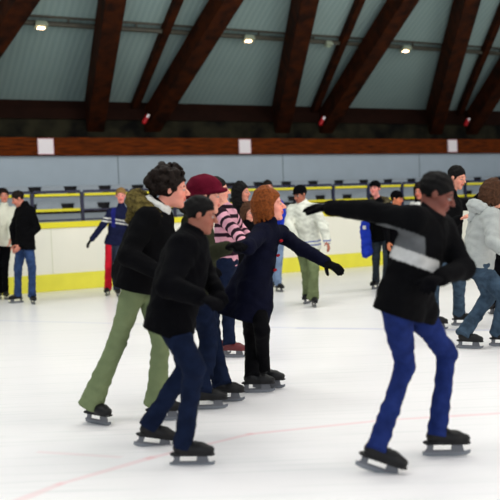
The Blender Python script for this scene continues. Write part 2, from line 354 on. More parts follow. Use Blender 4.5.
# ================================================================ PEOPLE
# ---- signed distance volumes turned into smooth meshes
def nrm(v): v = np.asarray(v, float); return v/max(np.linalg.norm(v), 1e-9)
def smin(a, b, k):
    h = np.clip(.5+.5*(b-a)/k, 0, 1); return b+(a-b)*h-k*h*(1-h)
class Vol:
    def __init__(s): s.p = []; s.cuts = []; s.amp = 0; s.fr = 1.; s.bb = []
    def cap(s, a, b, ra, rb=None, k=.02):
        a, b = np.asarray(a, float), np.asarray(b, float); rb = ra if rb is None else rb; ab = b-a; L2 = max(ab@ab, 1e-9)
        def f(P):
            t = np.clip(((P-a)@ab)/L2, 0, 1); q = P-a-t[:, None]*ab
            return np.sqrt(np.einsum('ij,ij->i', q, q))-(ra+(rb-ra)*t)
        s.p.append((f, k)); s.bb += [a-ra, a+ra, b-rb, b+rb]; return s
    def ecap(s, a, b, ra, rb, fl, kk, k=.03):
        """capsule with an oval section: thickness kk times the half-width along direction fl"""
        a, b = np.asarray(a, float), np.asarray(b, float); ab = b-a; L2 = max(ab@ab, 1e-9); fl = nrm(fl); kk2 = kk
        def f(P):
            t = np.clip(((P-a)@ab)/L2, 0, 1); q = P-a-t[:, None]*ab; c = q@fl; n2 = np.einsum('ij,ij->i', q, q)
            r = ra+(rb-ra)*t; l = np.sqrt(n2-c*c+(c/kk2)**2)
            g = np.sqrt(n2-c*c+(c/kk2**2)**2)
            return l*(l-r)/np.maximum(g, 1e-6)
        s.p.append((f, k)); m = max(ra, rb); s.bb += [a-m, a+m, b-m, b+m]; return s
    def ell(s, c, r, M=None, k=.015):
        c = np.asarray(c, float); r = np.asarray(r, float); M = np.eye(3) if M is None else M
        def f(P):
            q = (P-c)@M; k0 = np.linalg.norm(q/r, axis=1); k1 = np.linalg.norm(q/r**2, axis=1)
            return k0*(k0-1)/np.maximum(k1, 1e-6)
        s.p.append((f, k)); m = max(r); s.bb += [c-m, c+m]; return s
    def cut_plane(s, o, n, k=.01):
        o = np.asarray(o, float); n = nrm(n); s.cuts.append((lambda P: (P-o)@n, k)); return s     # removes the side n points to
    def cut_ell(s, c, r, M, k=.012):
        v = Vol().ell(c, r, M); g = v.p[0][0]; s.cuts.append((lambda P: -g(P), k)); return s
    def fun(s, P, near=None):
        d = None
        if near is None:
            for f, k in s.p:
                e = f(P); d = e if d is None else smin(d, e, k)
        else:                                    # only the blocks where a piece can matter
            nb = near.shape[1]; P3 = P.reshape(nb, -1, 3); d = np.full(P3.shape[:2], 9.)
            for i, (f, k) in enumerate(s.p):
                j = near[i]
                if j.any(): d[j] = smin(d[j], f(P3[j].reshape(-1, 3)).reshape(-1, P3.shape[1]), k)
            d = d.ravel()
        if s.amp:
            x, y, z = (P*s.fr).T
            n = np.sin(21*x+3*np.sin(17*z+1))*np.sin(27*z+2.5*np.sin(13*y+x*9))+.6*np.sin(43*z+4*np.sin(19*x)+3*np.sin(23*y))*np.sin(31*y+2*np.sin(29*z))
            d = d+s.amp*n
        for f, k in s.cuts:
            d = -smin(-d, -f(P), k)
        return d
def mesh_vol(name, V, h, m, parent, org, colfn=None):
    lo = np.min(V.bb, axis=0)-3*h-.01; hi = np.max(V.bb, axis=0)+3*h+.01; B = 8
    nb = np.ceil((hi-lo)/(h*B)).astype(int)+1
    ib = np.stack(np.meshgrid(*[np.arange(n) for n in nb], indexing='ij'), -1).reshape(-1, 3)
    cc = lo+(ib+.5)*B*h-h*.5; pc = np.stack([f(cc) for f, k in V.p]); ks = np.array([k for f, k in V.p])[:, None]
    dc = V.fun(cc); near_all = pc-pc.min(0) < 2.6*B*h*.87+1.5*ks+.01
    act = np.abs(dc) < B*h*.87*1.35+.012+V.amp*2
    Fd = np.repeat(np.where(dc < 0, -1., 1.)[:, None], B**3, 1).astype(np.float32)
    off = np.stack(np.meshgrid(*[np.arange(B)]*3, indexing='ij'), -1).reshape(-1, 3)
    ia = np.nonzero(act)[0]; ch = 500
    for q in range(0, len(ia), ch):
        j = ia[q:q+ch]; P = (lo+(ib[j][:, None, :]*B+off[None])*h).reshape(-1, 3); Fd[j] = V.fun(P, near_all[:, j]).reshape(len(j), -1)
    F = Fd.reshape(*nb, B, B, B).transpose(0, 3, 1, 4, 2, 5).reshape(*(nb*B))
    I = F < 0
    c8 = [(a, b, c) for a in (0, 1) for b in (0, 1) for c in (0, 1)]; n = np.array(F.shape)-1
    sl = lambda A, o: A[o[0]:o[0]+n[0], o[1]:o[1]+n[1], o[2]:o[2]+n[2]]
    cnt = sum(sl(I, o).astype(np.int8) for o in c8); mask = (cnt > 0) & (cnt < 8)
    idx = np.argwhere(mask); vid = -np.ones(mask.shape, np.int64); vid[tuple(idx.T)] = np.arange(len(idx))
    if not len(idx): return None
    val = np.stack([F[idx[:, 0]+o[0], idx[:, 1]+o[1], idx[:, 2]+o[2]] for o in c8], 1)
    acc = np.zeros((len(idx), 3)); num = np.zeros(len(idx)); co = np.array(c8, float)
    for a in range(8):
        for b in range(a+1, 8):
            if np.abs(co[a]-co[b]).sum() != 1: continue
            va, vb = val[:, a], val[:, b]; s_ = (va < 0) != (vb < 0); t = np.where(s_, va/np.where(s_, va-vb, 1), 0)
            acc += np.where(s_[:, None], co[a]+t[:, None]*(co[b]-co[a]), 0); num += s_
    vert = lo+(idx+acc/num[:, None])*h
    faces = []
    for ax in range(3):
        u, v = (ax+1) % 3, (ax+2) % 3; e = np.eye(3, dtype=int)
        A = I; Bq = np.roll(I, -1, ax); d = (A != Bq); 
        g = np.argwhere(d); g = g[(g[:, ax] < n[ax]) & (g[:, u] > 0) & (g[:, v] > 0) & (g[:, u] < n[u]) & (g[:, v] < n[v])]
        q = [vid[tuple((g-e[u]*a-e[v]*b).T)] for a, b in ((0, 0), (1, 0), (1, 1), (0, 1))]; q = np.stack(q, 1)
        ins = I[tuple(g.T)]; q[~ins] = q[~ins][:, ::-1]; faces.append(q)
    fc = np.concatenate(faces); fc = fc[(fc >= 0).all(1)]
    # keep the main piece and anything of real size: drop stray crumbs
    me = bpy.data.meshes.new(name); me.vertices.add(len(vert)); me.vertices.foreach_set('co', (vert-org).astype(np.float32).ravel())
    me.loops.add(len(fc)*4); me.loops.foreach_set('vertex_index', fc.astype(np.int32).ravel())
    me.polygons.add(len(fc)); me.polygons.foreach_set('loop_start', np.arange(0, len(fc)*4, 4, dtype=np.int32)); me.polygons.foreach_set('use_smooth', np.ones(len(fc), bool))
    me.update(calc_edges=True); me.validate()
    if colfn:
        c = colfn(vert); at = me.color_attributes.new('col', 'FLOAT_COLOR', 'POINT'); rgba = np.ones((len(vert), 4), np.float32); rgba[:, :3] = c
        at.data.foreach_set('color', rgba.ravel())
    me.materials.append(m); o = bpy.data.objects.new(name, me); C.objects.link(o); o.parent = parent
    return o

M_skin = mat('skin', (200, 150, 125), .55, attr=True, spec=.3)
M_hairs = {}
def hair_mat(rgb):
    if rgb not in M_hairs: M_hairs[rgb] = mat('hair', rgb, .7, var=.5, vscale=60, bump=.2, bscale=90, spec=.12)
    return M_hairs[rgb]
M_boot = mat('black skate boot', (12, 12, 15), .5, var=.2, bump=.1, spec=.25)
M_bootred = mat('dark red skate boot', (96, 26, 30), .5, var=.2)
M_blade = mat('steel skate blade', (120, 124, 130), .35, metal=.8)
M_hold = mat('dull blade holder', (96, 98, 104), .5)
M_holdd = mat('dark blade holder', (40, 40, 44), .5)
M_cloth = {}
def cm(rgb, **k):
    key = (rgb, tuple(sorted(k.items())))
    if key not in M_cloth: M_cloth[key] = cloth('cloth', rgb, **k)
    return M_cloth[key]
M_pat = cloth('patterned cloth', (128, 128, 128), attr=True)

def headframe(yaw, pitch=0, roll=0):
    y, p, r = R_(yaw), R_(pitch), R_(roll)
    f = np.array((math.cos(y)*math.cos(p), math.sin(y)*math.cos(p), math.sin(p))); l = np.array((-math.sin(y), math.cos(y), 0)); u = np.cross(f, l)
    l2 = l*math.cos(r)+u*math.sin(r); u2 = np.cross(f, l2); return np.stack((f, l2, u2), 1)

def head_prims(V, c, M, s):
    W = lambda x, y, z: c+M@(np.array((x, y, z))*s)
    E = lambda p, r, k=.015: V.ell(W(*p), np.array(r)*s, M, k*s)
    E((-.015, 0, .038), (.096, .075, .088)); E((.028, 0, -.03), (.062, .056, .078), .02)
    E((.02, 0, -.072), (.055, .048, .036), .02); E((.064, 0, -.098), (.022, .022, .018), .015)
    for q in (-1, 1):
        E((.055, q*.036, -.026), (.030, .022, .028), .012)
        V.cap(W(.079, q*.012, .027), W(.072, q*.046, .026), .011*s, .010*s, .01*s)
    V.cap(W(.088, 0, .012), W(.112, 0, -.020), .008*s, .0125*s, .008*s)
    for q in (-1, 1): E((.098, q*.010, -.026), (.010, .009, .008), .006)
    E((.087, 0, -.049), (.012, .023, .006), .004); E((.085, 0, -.061), (.012, .020, .007), .004)
    for q in (-1, 1): E((.080, q*.031, .006), (.014, .015, .011), .003)
    for q in (-1, 1): E((-.004, q*.077, .002), (.019, .009, .032), .006)
def head_col(c, M, s, skin, hair, brow=True):
    sk = np.array(s2l(skin)); lip = sk*np.array((.85, .5, .5)); hr = np.array(s2l(hair))
    def f(P):
        q = ((P-c)@M)/s; out = np.tile(sk, (len(P), 1)).astype(float)
        x, y, z = q.T; fr = x > .06
        ch = np.exp(-(((np.abs(y)-.038)/.018)**2+((z+.028)/.02)**2))*(x > .03)*(np.linalg.norm(q, axis=1) < .16); out *= (1+ch[:, None]*np.array((.08, -.18, -.18)))
        ml = fr & (np.abs(y) < .024) & (z < -.043) & (z > -.068) & (x > .085); out[ml] = lip
        mm = fr & (np.abs(y) < .022) & (np.abs(z+.055) < .0025) & (x > .08); out[mm] = lip*.25
        ey = fr & (np.hypot((np.abs(y)-.031)/.014, (z-.006)/.008) < 1) & (x > .078); out[ey] = (.30, .28, .26)
        ir = ey & (np.hypot(np.abs(y)-.031, z-.006) < .0062); out[ir] = (.03, .02, .015)
        if brow:
            br = fr & (np.abs(np.abs(y)-.031) < .018) & (np.abs(z-.031+.15*np.abs(np.abs(y)-.028)) < .0045); out[br] = hr*.8
        return out
    return f
def hand_prims(V, w, d, n, side, curl, s, g=0.):
    """w wrist, d direction, n palm normal, side = direction the thumb is on"""
    d = nrm(d); n = nrm(n-(n@d)*d); t = nrm(side-(side@d)*d-(side@n)*n)
    V.ecap(w+d*.005*s, w+d*.075*s, .028*s+g, .040*s+g, n, .42, .012*s)
    for i, (o, L) in enumerate(((.030, .068), (.010, .076), (-.010, .071), (-.029, .056))):
        a = w+d*.080*s+t*o*s; cur = a; dd = d+t*o*2.5*(1-curl*.5)
        dd = nrm(dd)
        for j in range(3):
            ang = curl*(.5+.25*j)+.04*i
            dd = nrm(dd*math.cos(ang)+n*math.sin(ang)); nx = cur+dd*L*s*(.42, .32, .26)[j]
            r = (.0095, .0085, .0078, .0068); V.cap(cur, nx, r[j]*s+g, r[j+1]*s+g, .003*s); cur = nx
    a = w+d*.022*s+t*.026*s; dd = nrm(d*.62+t*.72+n*.25)
    for j in range(3):
        nx = a+dd*(.034, .028, .024)[j]*s; V.cap(a, nx, (.0135, .011, .0095)[j]*s+g, (.011, .0095, .008)[j]*s+g, .006*s); a = nx; dd = nrm(dd+d*.35+n*.15)

def boot_and_blade(root, an, toe, up, s, h, bootm, holder, org, kn=None):
    """an = ankle joint, toe = forward direction, up = boot's up direction"""
    f = nrm(toe); sd = nrm(np.cross(up, f)); u = np.cross(f, sd); W = lambda x, y, z: an+(f*x*.88+sd*y+u*z)*s
    V = Vol(); sh = nrm(kn-an); V.cap(an+sh*.10*s, W(-.008, 0, -.02), .043*s, .043*s, .02)
    V.ecap(W(-.03, 0, -.055), W(.10, 0, -.060), .040*s, .043*s, u, .85, .025); V.ecap(W(.09, 0, -.064), W(.155, 0, -.068), .042*s, .034*s, u, .72, .02)
    V.ecap(W(-.055, 0, -.09), W(.16, 0, -.093), .038*s, .034*s, u, .28, .004)
    V.cut_plane(W(0, 0, -.098), -u, .003)
    for z, x in ((.01, .038), (-.01, .05), (-.026, .068)): V.cap(W(x, -.03, z), W(x, .03, z), .006*s, .006*s, .004)
    b = mesh_vol('ice_skate', V, h, bootm, root, org)
    m = MB(); A = (an-org)
    def L(x, z): return (x*.88*s, z*s)
    ax, az = f, u
    m.prism([L(-.075, -.094), L(-.03, -.094), L(-.035, -.132), L(.075, -.132), L(.08, -.094), L(.14, -.094), L(.145, -.105), L(.155, -.142), L(-.09, -.142), L(-.07, -.12)], A, f, u, sd, .006*s)
    hld = m.build('blade_holder', holder, b)
    m = MB(); m.prism([L(-.10, -.136), L(.165, -.136), L(.195, -.13), L(.19, -.148), L(.165, -.160), L(.10, -.165), L(-.06, -.165), L(-.10, -.158)], A, f, u, sd, .0022*s)
    m.build('blade', M_blade, b)
    return b

def person(sp):
    sc = sp.get('sc', 1.); yaw = sp['yaw']; fw = np.array((math.cos(R_(yaw)), math.sin(R_(yaw)), 0)); lf = np.array((-fw[1], fw[0], 0))
    ys = sp.get('ysh', yaw); lsh = np.array((-math.sin(R_(ys)), math.cos(R_(ys)), 0))
    bw = sp.get('bw', 1.)
    # ankles stand on the ice (unless lifted)
    An = {}
    for q in 'LR':
        if 'an'+q in sp:
            px, py, lift = (tuple(sp['an'+q])+(0,))[:3]; An[q] = onz(px, py, .165*sc+lift)
            if 'an'+q+'_Y' in sp: An[q] = ony(px, py, sp['an'+q+'_Y'])
    D = sp.get('D') or np.mean([a[1] for a in An.values()])
    if sp.get('swapD'): D = sp['swapD']
    hip = ony(*sp['hip'], D+sp.get('hip_dy', 0)); neck = ony(*sp['neck'], D+sp.get('neck_dy', 0))
    hd = ony(*sp['head'], D+sp.get('head_dy', sp.get('neck_dy', 0)))
    t = nrm(neck-hip); sh = {}; hp = {}
    shw = .165*sc*bw
    for q, s_ in (('L', 1), ('R', -1)):
        sh[q] = neck-t*.055*sc+lsh*s_*shw; hp[q] = hip+lf*s_*.085*sc*bw-t*.02
        if 'sh'+q in sp: sh[q] = ony(*sp['sh'+q][:2], sh[q][1]+(sp['sh'+q][2] if len(sp['sh'+q]) > 2 else 0))
    def reach(a, px, py, L, sg):
        d = nrm(ray(px, py)); o = EYE-a; b = o@d; c = o@o-L*L; dis = b*b-c
        tt = -b if dis < 0 else -b+(math.sqrt(dis) if sg > 0 else -math.sqrt(dis)); return EYE+d*tt
    Kn, El, Wr = {}, {}, {}
    rep = []
    for q in 'LR':
        if q in An:
            k = sp['kn'+q]; 
            mid_ = .5*(hp[q]+An[q]); best = None    # the depth that gives thigh and shin their lengths, knee to the front
            for Yk in np.linspace(mid_[1]-.35, mid_[1]+.35, 141):
                c_ = ony(k[0], k[1], Yk); e_ = (np.linalg.norm(c_-hp[q])-.43*sc)**2+(np.linalg.norm(c_-An[q])-.41*sc)**2-.02*((c_-mid_)@fw)
                if best is None or e_ < best[0]: best = (e_, c_)
            Kn[q] = best[1]
            rep.append('leg%s %.2f %.2f' % (q, np.linalg.norm(Kn[q]-hp[q]), np.linalg.norm(An[q]-Kn[q])))
        if 'el'+q in sp:
            e = sp['el'+q]; El[q] = reach(sh[q], e[0], e[1], .29*sc, e[2]); w_ = sp['wr'+q]; Wr[q] = reach(El[q], w_[0], w_[1], .255*sc, w_[2])
            rep.append('arm%s %.2f %.2f' % (q, np.linalg.norm(El[q]-sh[q]), np.linalg.norm(Wr[q]-El[q])))
    zs = [a[2]-.165*sc for a in An.values()]
    print(sp['id'], 'D %.2f' % D, 'top %.2f' % hd[2], 'torso %.2f' % np.linalg.norm(neck-hip), 'neck-head %.2f' % np.linalg.norm(neck-hd), rep)
    px0 = np.mean([a for a in An.values()], axis=0) if An else hip
    org = np.array((px0[0], px0[1], 0.)); root = thing('person', org, sp['label'], 'person', sp.get('group'))
    h = sp.get('h', .010); hs = sp.get('hs', 1.)*sc*1.0; HM = headframe(*sp['face'])
    J = dict(hip=hip, neck=neck, hd=hd, t=t, fw=fw, lf=lf, sh=sh, hp=hp, kn=Kn, an=An, el=El, wr=Wr, org=org, HM=HM, hs=hs, sc=sc, bw=bw, root=root, h=h, lsh=lsh)
    ff = nrm(fw-(fw@t)*t)
    J['ff'] = ff
    # ---- the body
    V = Vol(); head_prims(V, hd, HM, hs)
    V.cap(hd+HM@np.array((-.025, 0, -.055))*hs, neck, .047*sc, .052*sc, .025)
    V.ecap(hip, hip+(neck-hip)*.45, .125*sc*bw, .11*sc*bw, ff, .68, .04); V.ecap(hip+(neck-hip)*.45, neck-t*.14*sc, .115*sc*bw, .135*sc*bw, ff, .66, .05)
    V.cap(sh['L'], sh['R'], .045*sc, .045*sc, .05); V.cap(neck, neck-t*.1, .055*sc, .06*sc, .04)
    for q in 'LR':
        if q in El:
            V.cap(sh[q], El[q], .043*sc, .034*sc, .02); V.cap(El[q], Wr[q], .034*sc, .024*sc, .012)
        if q in An:
            V.cap(hp[q], Kn[q], .072*sc, .048*sc, .03); V.cap(Kn[q], Kn[q]*.6+An[q]*.4, .041*sc, .034*sc, .005); V.cap(Kn[q]*.6+An[q]*.4, An[q]+(Kn[q]-An[q])*.08, .034*sc, .033*sc, .02)
            V.cap(An[q], An[q]+np.array((0, 0, -.03)), .034*sc, .03*sc, .01)
    for q in Wr:
        d = Wr[q]-El[q]; hdr = sp.get('hand'+q, {}); dd = np.array(hdr.get('d', d), float); n_ = np.array(hdr.get('n', (0, .2, -1) if abs(nrm(d)[2]) < .7 else tuple(-lf*(1 if q == 'L' else -1))), float)
        n_ = nrm(n_+.01*ff); s_ = np.cross(n_, dd)*(1 if q == 'L' else -1)
        if 'side' in hdr: s_ = np.array(hdr['side'], float)
        J['hd'+q] = (Wr[q]+nrm(d)*.012, dd, n_, s_, hdr.get('curl', .35), sc*1.03)
        hand_prims(V, *J['hd'+q])
    mesh_vol('body', V, min(h, .0085) if not sp.get('crude') else h, M_skin, root, org, head_col(hd, HM, hs, sp.get('skin', (196, 142, 118)), sp.get('haircol', (40, 28, 22))))
    # ---- skates
    if not sp.get('noskates'):
        for q in An:
            ty = sp.get('toe'+q, yaw); tp = sp.get('tp'+q, 0); f = np.array((math.cos(R_(ty))*math.cos(R_(tp)), math.sin(R_(ty))*math.cos(R_(tp)), math.sin(R_(tp))))
            upv = np.array((0, 0, 1.)); upv = nrm(upv-(upv@f)*f)
            boot_and_blade(root, An[q], f, upv, sc*sp.get('bs', 1.), min(h, .009), sp.get('boot', M_boot), sp.get('holder', M_hold), org, Kn[q])
    for g in sp['wear']: g(J)
    return J

# ---- clothes
def out(J, name, V, m, h=None, colfn=None): return mesh_vol(name, V, h or J['h'], m, J['root'], J['org'], colfn)
def jacket(m, hem=.10, puff=1., collar=.05, flare=0., name='jacket', arms='LR', amp=.004, colfn=None, slim=1., cuff=.0, collar_r=.072, open_=False, extra=None, k=.035):
    def g(J):
        sc, bw = J['sc'], J['bw']; t, ff = J['t'], J['ff']; hip, neck = J['hip'], J['neck']; V = Vol(); w = bw*slim
        mid = hip+(neck-hip)*.45
        V.ecap(mid, neck-t*.15*sc, .150*sc*w*puff, .160*sc*w*puff, ff, .70, .04)
        V.ecap(hip-t*hem*sc, mid, (.155+flare)*sc*w*puff, .148*sc*w*puff, ff, .76, .04)
        V.cap(J['sh']['L'], J['sh']['R'], .066*sc*puff, .066*sc*puff, .05)
        V.cap(neck-t*.08, neck+t*collar*sc, .078*sc, collar_r*sc, .03)
        for q in arms:
            if q not in J['el']: continue
            e, w_ = J['el'][q], J['wr'][q]; V.cap(J['sh'][q], e, .064*sc*puff, .053*sc*puff, k); d = nrm(w_-e); V.cap(e, w_-d*.005, .053*sc*puff, .040*sc*puff, .02); V.cap(w_-d*.03, w_, .039*sc*puff, .038*sc*puff, .008)
        if hem > .05:
            for q in J['kn']: hk = nrm(J['kn'][q]-J['hp'][q]); V.cap(J['hp'][q]+t*.05*sc, J['hp'][q]+hk*min(hem, .14)*sc, .108*sc*bw, .112*sc*bw, .04)
        if extra: extra(J, V)
        V.cut_plane(hip-t*hem*sc, -t, .008); hh = J['HM']; V.cut_plane(J['hd']+hh@np.array((0, 0, -.075))*J['hs'], hh@np.array((.25, 0, 1)), .01) if collar > 0 else None
        V.amp = amp; return out(J, name, V, m, colfn=(lambda P: colfn(J, P)) if colfn else None)
    return g
def trousers(m, fit=1., flare=0., cover=.055, name='trousers', amp=.004, colfn=None, low=0., thigh=1.):
    def g(J):
        sc = J['sc']; V = Vol(); hp, kn, an = J['hp'], J['kn'], J['an']; t = J['t']
        V.ecap(J['hip']-t*.01, J['hip']+t*.10, .145*sc*J['bw']*fit, .128*sc*J['bw'], J['ff'], .78, .04)
        for q in an:
            d = nrm(kn[q]-an[q]); V.cap(hp[q], kn[q], .092*sc*fit*thigh, .064*sc*fit, .02); V.cap(kn[q], an[q]+d*.18*sc, .064*sc*fit, (.056+flare*.4)*sc*fit, .02); V.cap(an[q]+d*.18*sc, an[q]-d*cover*sc, (.056+flare*.4)*sc*fit, (.064+flare)*sc*fit, .015)
            V.cut_plane(an[q]-d*cover*sc, -d, .006) if False else None
        # hems: flat cut just under each ankle
        pl = [(an[q]-nrm(kn[q]-an[q])*cover*sc, -nrm(kn[q]-an[q]), an[q]) for q in an]
        def cutf(P):
            r = -np.ones(len(P))*9
            for o, n_, a in pl:
                near = np.linalg.norm(P-a, axis=1) < .24*sc; r = np.where(near, np.maximum(r, (P-o)@n_), r)
            return r
        V.cuts.append((cutf, .006)); V.amp = amp; V.fr = 1.2
        return out(J, name, V, m, colfn=(lambda P: colfn(J, P)) if colfn else None)
    return g
def gloves(m, qs='LR'):
    def g(J):
        for q in qs:
            if q not in J['wr']: continue
            V = Vol(); hand_prims(V, *J['hd'+q], g=.003); d = nrm(J['wr'][q]-J['el'][q]); V.cap(J['wr'][q]-d*.03, J['wr'][q]+d*.02, .033*J['sc'], .03*J['sc'], .01); out(J, 'glove', V, m, h=min(J['h'], .0075))
    return g
def hair(rgb, style='short', noise=.004, chunks=()):
    def g(J):
        c, M, s = J['hd'], J['HM'], J['hs']; W = lambda x, y, z: c+M@(np.array((x, y, z))*s); V = Vol()
        if style == 'short':
            V.ell(W(-.020, 0, .046), np.array((.103, .084, .094))*s, M); V.cut_ell(W(.095, 0, -.045), np.array((.085, .115, .098))*s, M, .01); V.cut_plane(W(0, 0, -.028), M@np.array((.25, 0, -1.)), .01)
        if style in ('bob', 'long', 'bun', 'bushy'):
            V.ell(W(-.022, 0, .044), np.array((.112, .094, .102))*s, M); V.cut_ell(W(.106, 0, -.042), np.array((.092, .125, .108))*s, M, .012)
        if style == 'bob':
            for q in (-1, 1): V.cap(W(-.01, q*.07, .02), W(-.01, q*.074, -.075), .035*s, .028*s, .03)
            V.ell(W(-.06, 0, -.03), np.array((.055, .075, .075))*s, M, .03)
        if style == 'long':
            for q in (-1, 1): V.cap(W(.0, q*.068, .02), W(-.01, q*.08, -.16), .032*s, .03*s, .03)
            V.ecap(W(-.06, 0, .0), W(-.07, 0, -.20), .09*s, .07*s, M[:, 0], .5, .03)
        rg = np.random.default_rng(11)
        if style in ('bob', 'long'):             # locks falling from the parting
            zl = -.10 if style == 'bob' else -.2
            for i in range(34):
                a = R_(62+236*i/33+rg.uniform(-3, 3)); ca, sa = math.cos(a), math.sin(a); lo_ = zl+rg.uniform(-.02, .02)
                if abs(math.degrees(a)-180) > 95: lo_ = zl+.03
                pts = [(-.02+.03*ca, .03*sa, .148), (-.022+.075*ca, .068*sa, .118), (-.022+.112*ca, .094*sa, .045), (-.026+.112*ca, .096*sa, -.03), (-.02+.10*ca, .088*sa, lo_)]
                for p, q in zip(pts, pts[1:]): V.cap(W(*p), W(*q), rg.uniform(.009, .014)*s, rg.uniform(.009, .014)*s, .006)
        if style == 'bushy':                     # curls all over
            for i in range(190):
                d = nrm(rg.normal(size=3)); 
                if d[2] < -.45 or (d[0] > .55 and d[2] < .55): continue
                r_ = rg.uniform(.014, .026); p = np.array((-.028, 0, .05))+d*np.array((.118, .10, .108))*rg.uniform(.9, 1.12)
                V.ell(W(*p), np.array((r_, r_, r_))*s, M, .008)
        for (a, b, r1, r2) in chunks: V.cap(W(*a), W(*b), r1*s, r2*s, .02)
        V.amp = noise; V.fr = 2.2; out(J, 'hair', V, hair_mat(rgb), h=min(J['h'], .009))
    return g
def beanie(m, sl=1.):
    def g(J):
        c, M, s = J['hd'], J['HM'], J['hs']; W = lambda x, y, z: c+M@(np.array((x, y, z))*s); V = Vol()
        V.ell(W(-.022, 0, .066), np.array((.118*sl, .098, .096))*s, M); V.ecap(W(-.10, 0, .0), W(.06, 0, .04), .09*s, .088*s, M@np.array((-.25, 0, 1)), .33, .015); V.ell(W(-.075, 0, .05), np.array((.065, .075, .07))*s, M, .03)
        V.cut_plane(W(.0, 0, .01), M@np.array((.25, 0, -1.)), .012); V.amp = .0025; V.fr = 2; out(J, 'knitted_hat', V, m, h=min(J['h'], .009))
    return g
def cap(m, brim=True):
    def g(J):
        c, M, s = J['hd'], J['HM'], J['hs']; W = lambda x, y, z: c+M@(np.array((x, y, z))*s); V = Vol()
        V.ell(W(-.015, 0, .058), np.array((.108, .088, .088))*s, M)
        if brim: V.ecap(W(.07, 0, .046), W(.135, 0, .036), .066*s, .045*s, M@np.array((.15, 0, 1)), .16, .01)
        V.cut_plane(W(0, 0, .03), M@np.array((.1, 0, -1.)), .006); out(J, 'cap', V, m, h=min(J['h'], .008))
    return g
def scarf(m, r=.035, R=.075, drop=None, name='scarf', up=.03, tilt=0.):
    def g(J):
        V = Vol(); n0, t, lf, ff = J['neck'], J['t'], J['lf'], J['ff']; c = n0+t*up*J['sc']; P = []
        for i in range(11):
            a = 2*math.pi*i/10; P.append(c+lf*math.cos(a)*R*1.1*J['sc']+ff*math.sin(a)*R*J['sc']-t*(.02+tilt)*math.sin(a))
        for a, b in zip(P, P[1:]): V.cap(a, b, r, r, .012)
        if drop: V.ecap(c+ff*R, c+ff*(R+.03)-t*drop, .04, .05, ff, .4, .02)
        V.amp = .005; V.fr = 1.6; out(J, name, V, m)
    return g
def hood(m, r=.06, R=.10, name='hood', back=.09, down=.01, amp=.007, w=1.15):
    def g(J):
        V = Vol(); t, lf, ff = J['t'], J['lf'], J['ff']; c = J['neck']-ff*.02; P = []
        for i in range(13):
            a = -.35+(2*math.pi-2*.9)*i/12-math.pi/2+.9+.35   # open at the front
            a = math.pi/2+.75+(2*math.pi-1.5)*i/12
            P.append(c+lf*math.cos(a)*R*w+ff*(math.sin(a)*R-.02)-t*(down-.05*math.sin(a)*-1))
        for i, (a, b) in enumerate(zip(P, P[1:])):
            V.cap(a, b, r*(.75+.25*math.sin(math.pi*i/11)), r*(.75+.25*math.sin(math.pi*(i+1)/11)), .02)
        V.cap(c-ff*(R+.0)-t*.02, c-ff*(R+.03)-t*back, r*.9, r*.6, .03)
        V.amp = amp; V.fr = 2; out(J, name, V, m)
    return g

# ================================================================ THE SKATERS
BLK = cm((9, 9, 11)); BLK2 = cm((6, 6, 9)); NAVY = cm((13, 15, 32)); NAVYJ = cm((26, 34, 66), bscale=120, vscale=20)
JEAN = cm((50, 70, 110), vscale=14, bscale=120, var=.4); JEAND = cm((19, 28, 50), vscale=14, bscale=120, var=.35); JEANB = cm((30, 44, 98), vscale=14, bscale=120, var=.35); JEANG = cm((62, 80, 98), vscale=12, bscale=120, var=.5)
OLIVE = cm((46, 48, 34)); GREEN = cm((112, 124, 90), var=.15); KHAKI = cm((112, 124, 88)); CREAM = cm((206, 206, 190), var=.1); GREY = cm((160, 164, 162), var=.12)
FUR = cloth('fur', (104, 92, 50), rgb2=(54, 46, 24), vscale=45, bump=1., bscale=160); FURD = cloth('dark_fur', (52, 46, 34), rgb2=(26, 24, 20), vscale=45, bump=1., bscale=160)
WHT = cm((205, 205, 200), var=.1); MAROON = cm((92, 16, 36), bscale=120); LEG = cm((10, 10, 13)); BLUE = cm((34, 56, 170)); DRED = cm((150, 26, 36))
BLONDE, BROWN, DARK, RED, BLACKH = (150, 116, 70), (70, 44, 28), (28, 19, 15), (128, 66, 26), (10, 8, 8)

# --- far group
person(dict(id='P2', label='man in black jacket and blue jeans looking down at the far left', yaw=-135, face=(-150, -25), hip=(25, 242), neck=(25, 208), head=(18, 199), anR=(18, 293), anL=(32, 294),
    knR=(18, 268, -1), knL=(32, 268, -1), elR=(13, 228, -1), wrR=(14, 244, -1), elL=(37, 228, -1), wrL=(21, 245, -1), toeR=-150, toeL=-60, h=.011, haircol=(30, 20, 16), skin=(190, 120, 100), wear=[jacket(BLK, puff=1.18, hem=.12), trousers(JEAN, fit=1.05), hair(DARK)]))
person(dict(id='P1', label='person in a cream jacket and dark trousers cut off by the left edge', yaw=-60, face=(-70, 0), hip=(2, 240), neck=(4, 208), head=(4, 196), anR=(-1, 290), anL=(5, 290),
    knR=(-2, 265, -1), knL=(5, 265, -1), elR=(-6, 225, -1), wrR=(-4, 240, -1), elL=(11, 224, -1), wrL=(10, 238, -1), toeR=-100, toeL=-60, h=.011, skin=(195, 125, 105), haircol=DARK, wear=[jacket(CREAM, puff=1.1, hem=.10), trousers(BLK2), hair(DARK)]))
def red_side(J, P):
    c = np.tile(np.array(s2l((52, 58, 74))), (len(P), 1)); d = (P-J['hip'])@np.array((1., 0, 0)); z = P[:, 2]
    c[d < -.07] = s2l((206, 30, 48)); return c
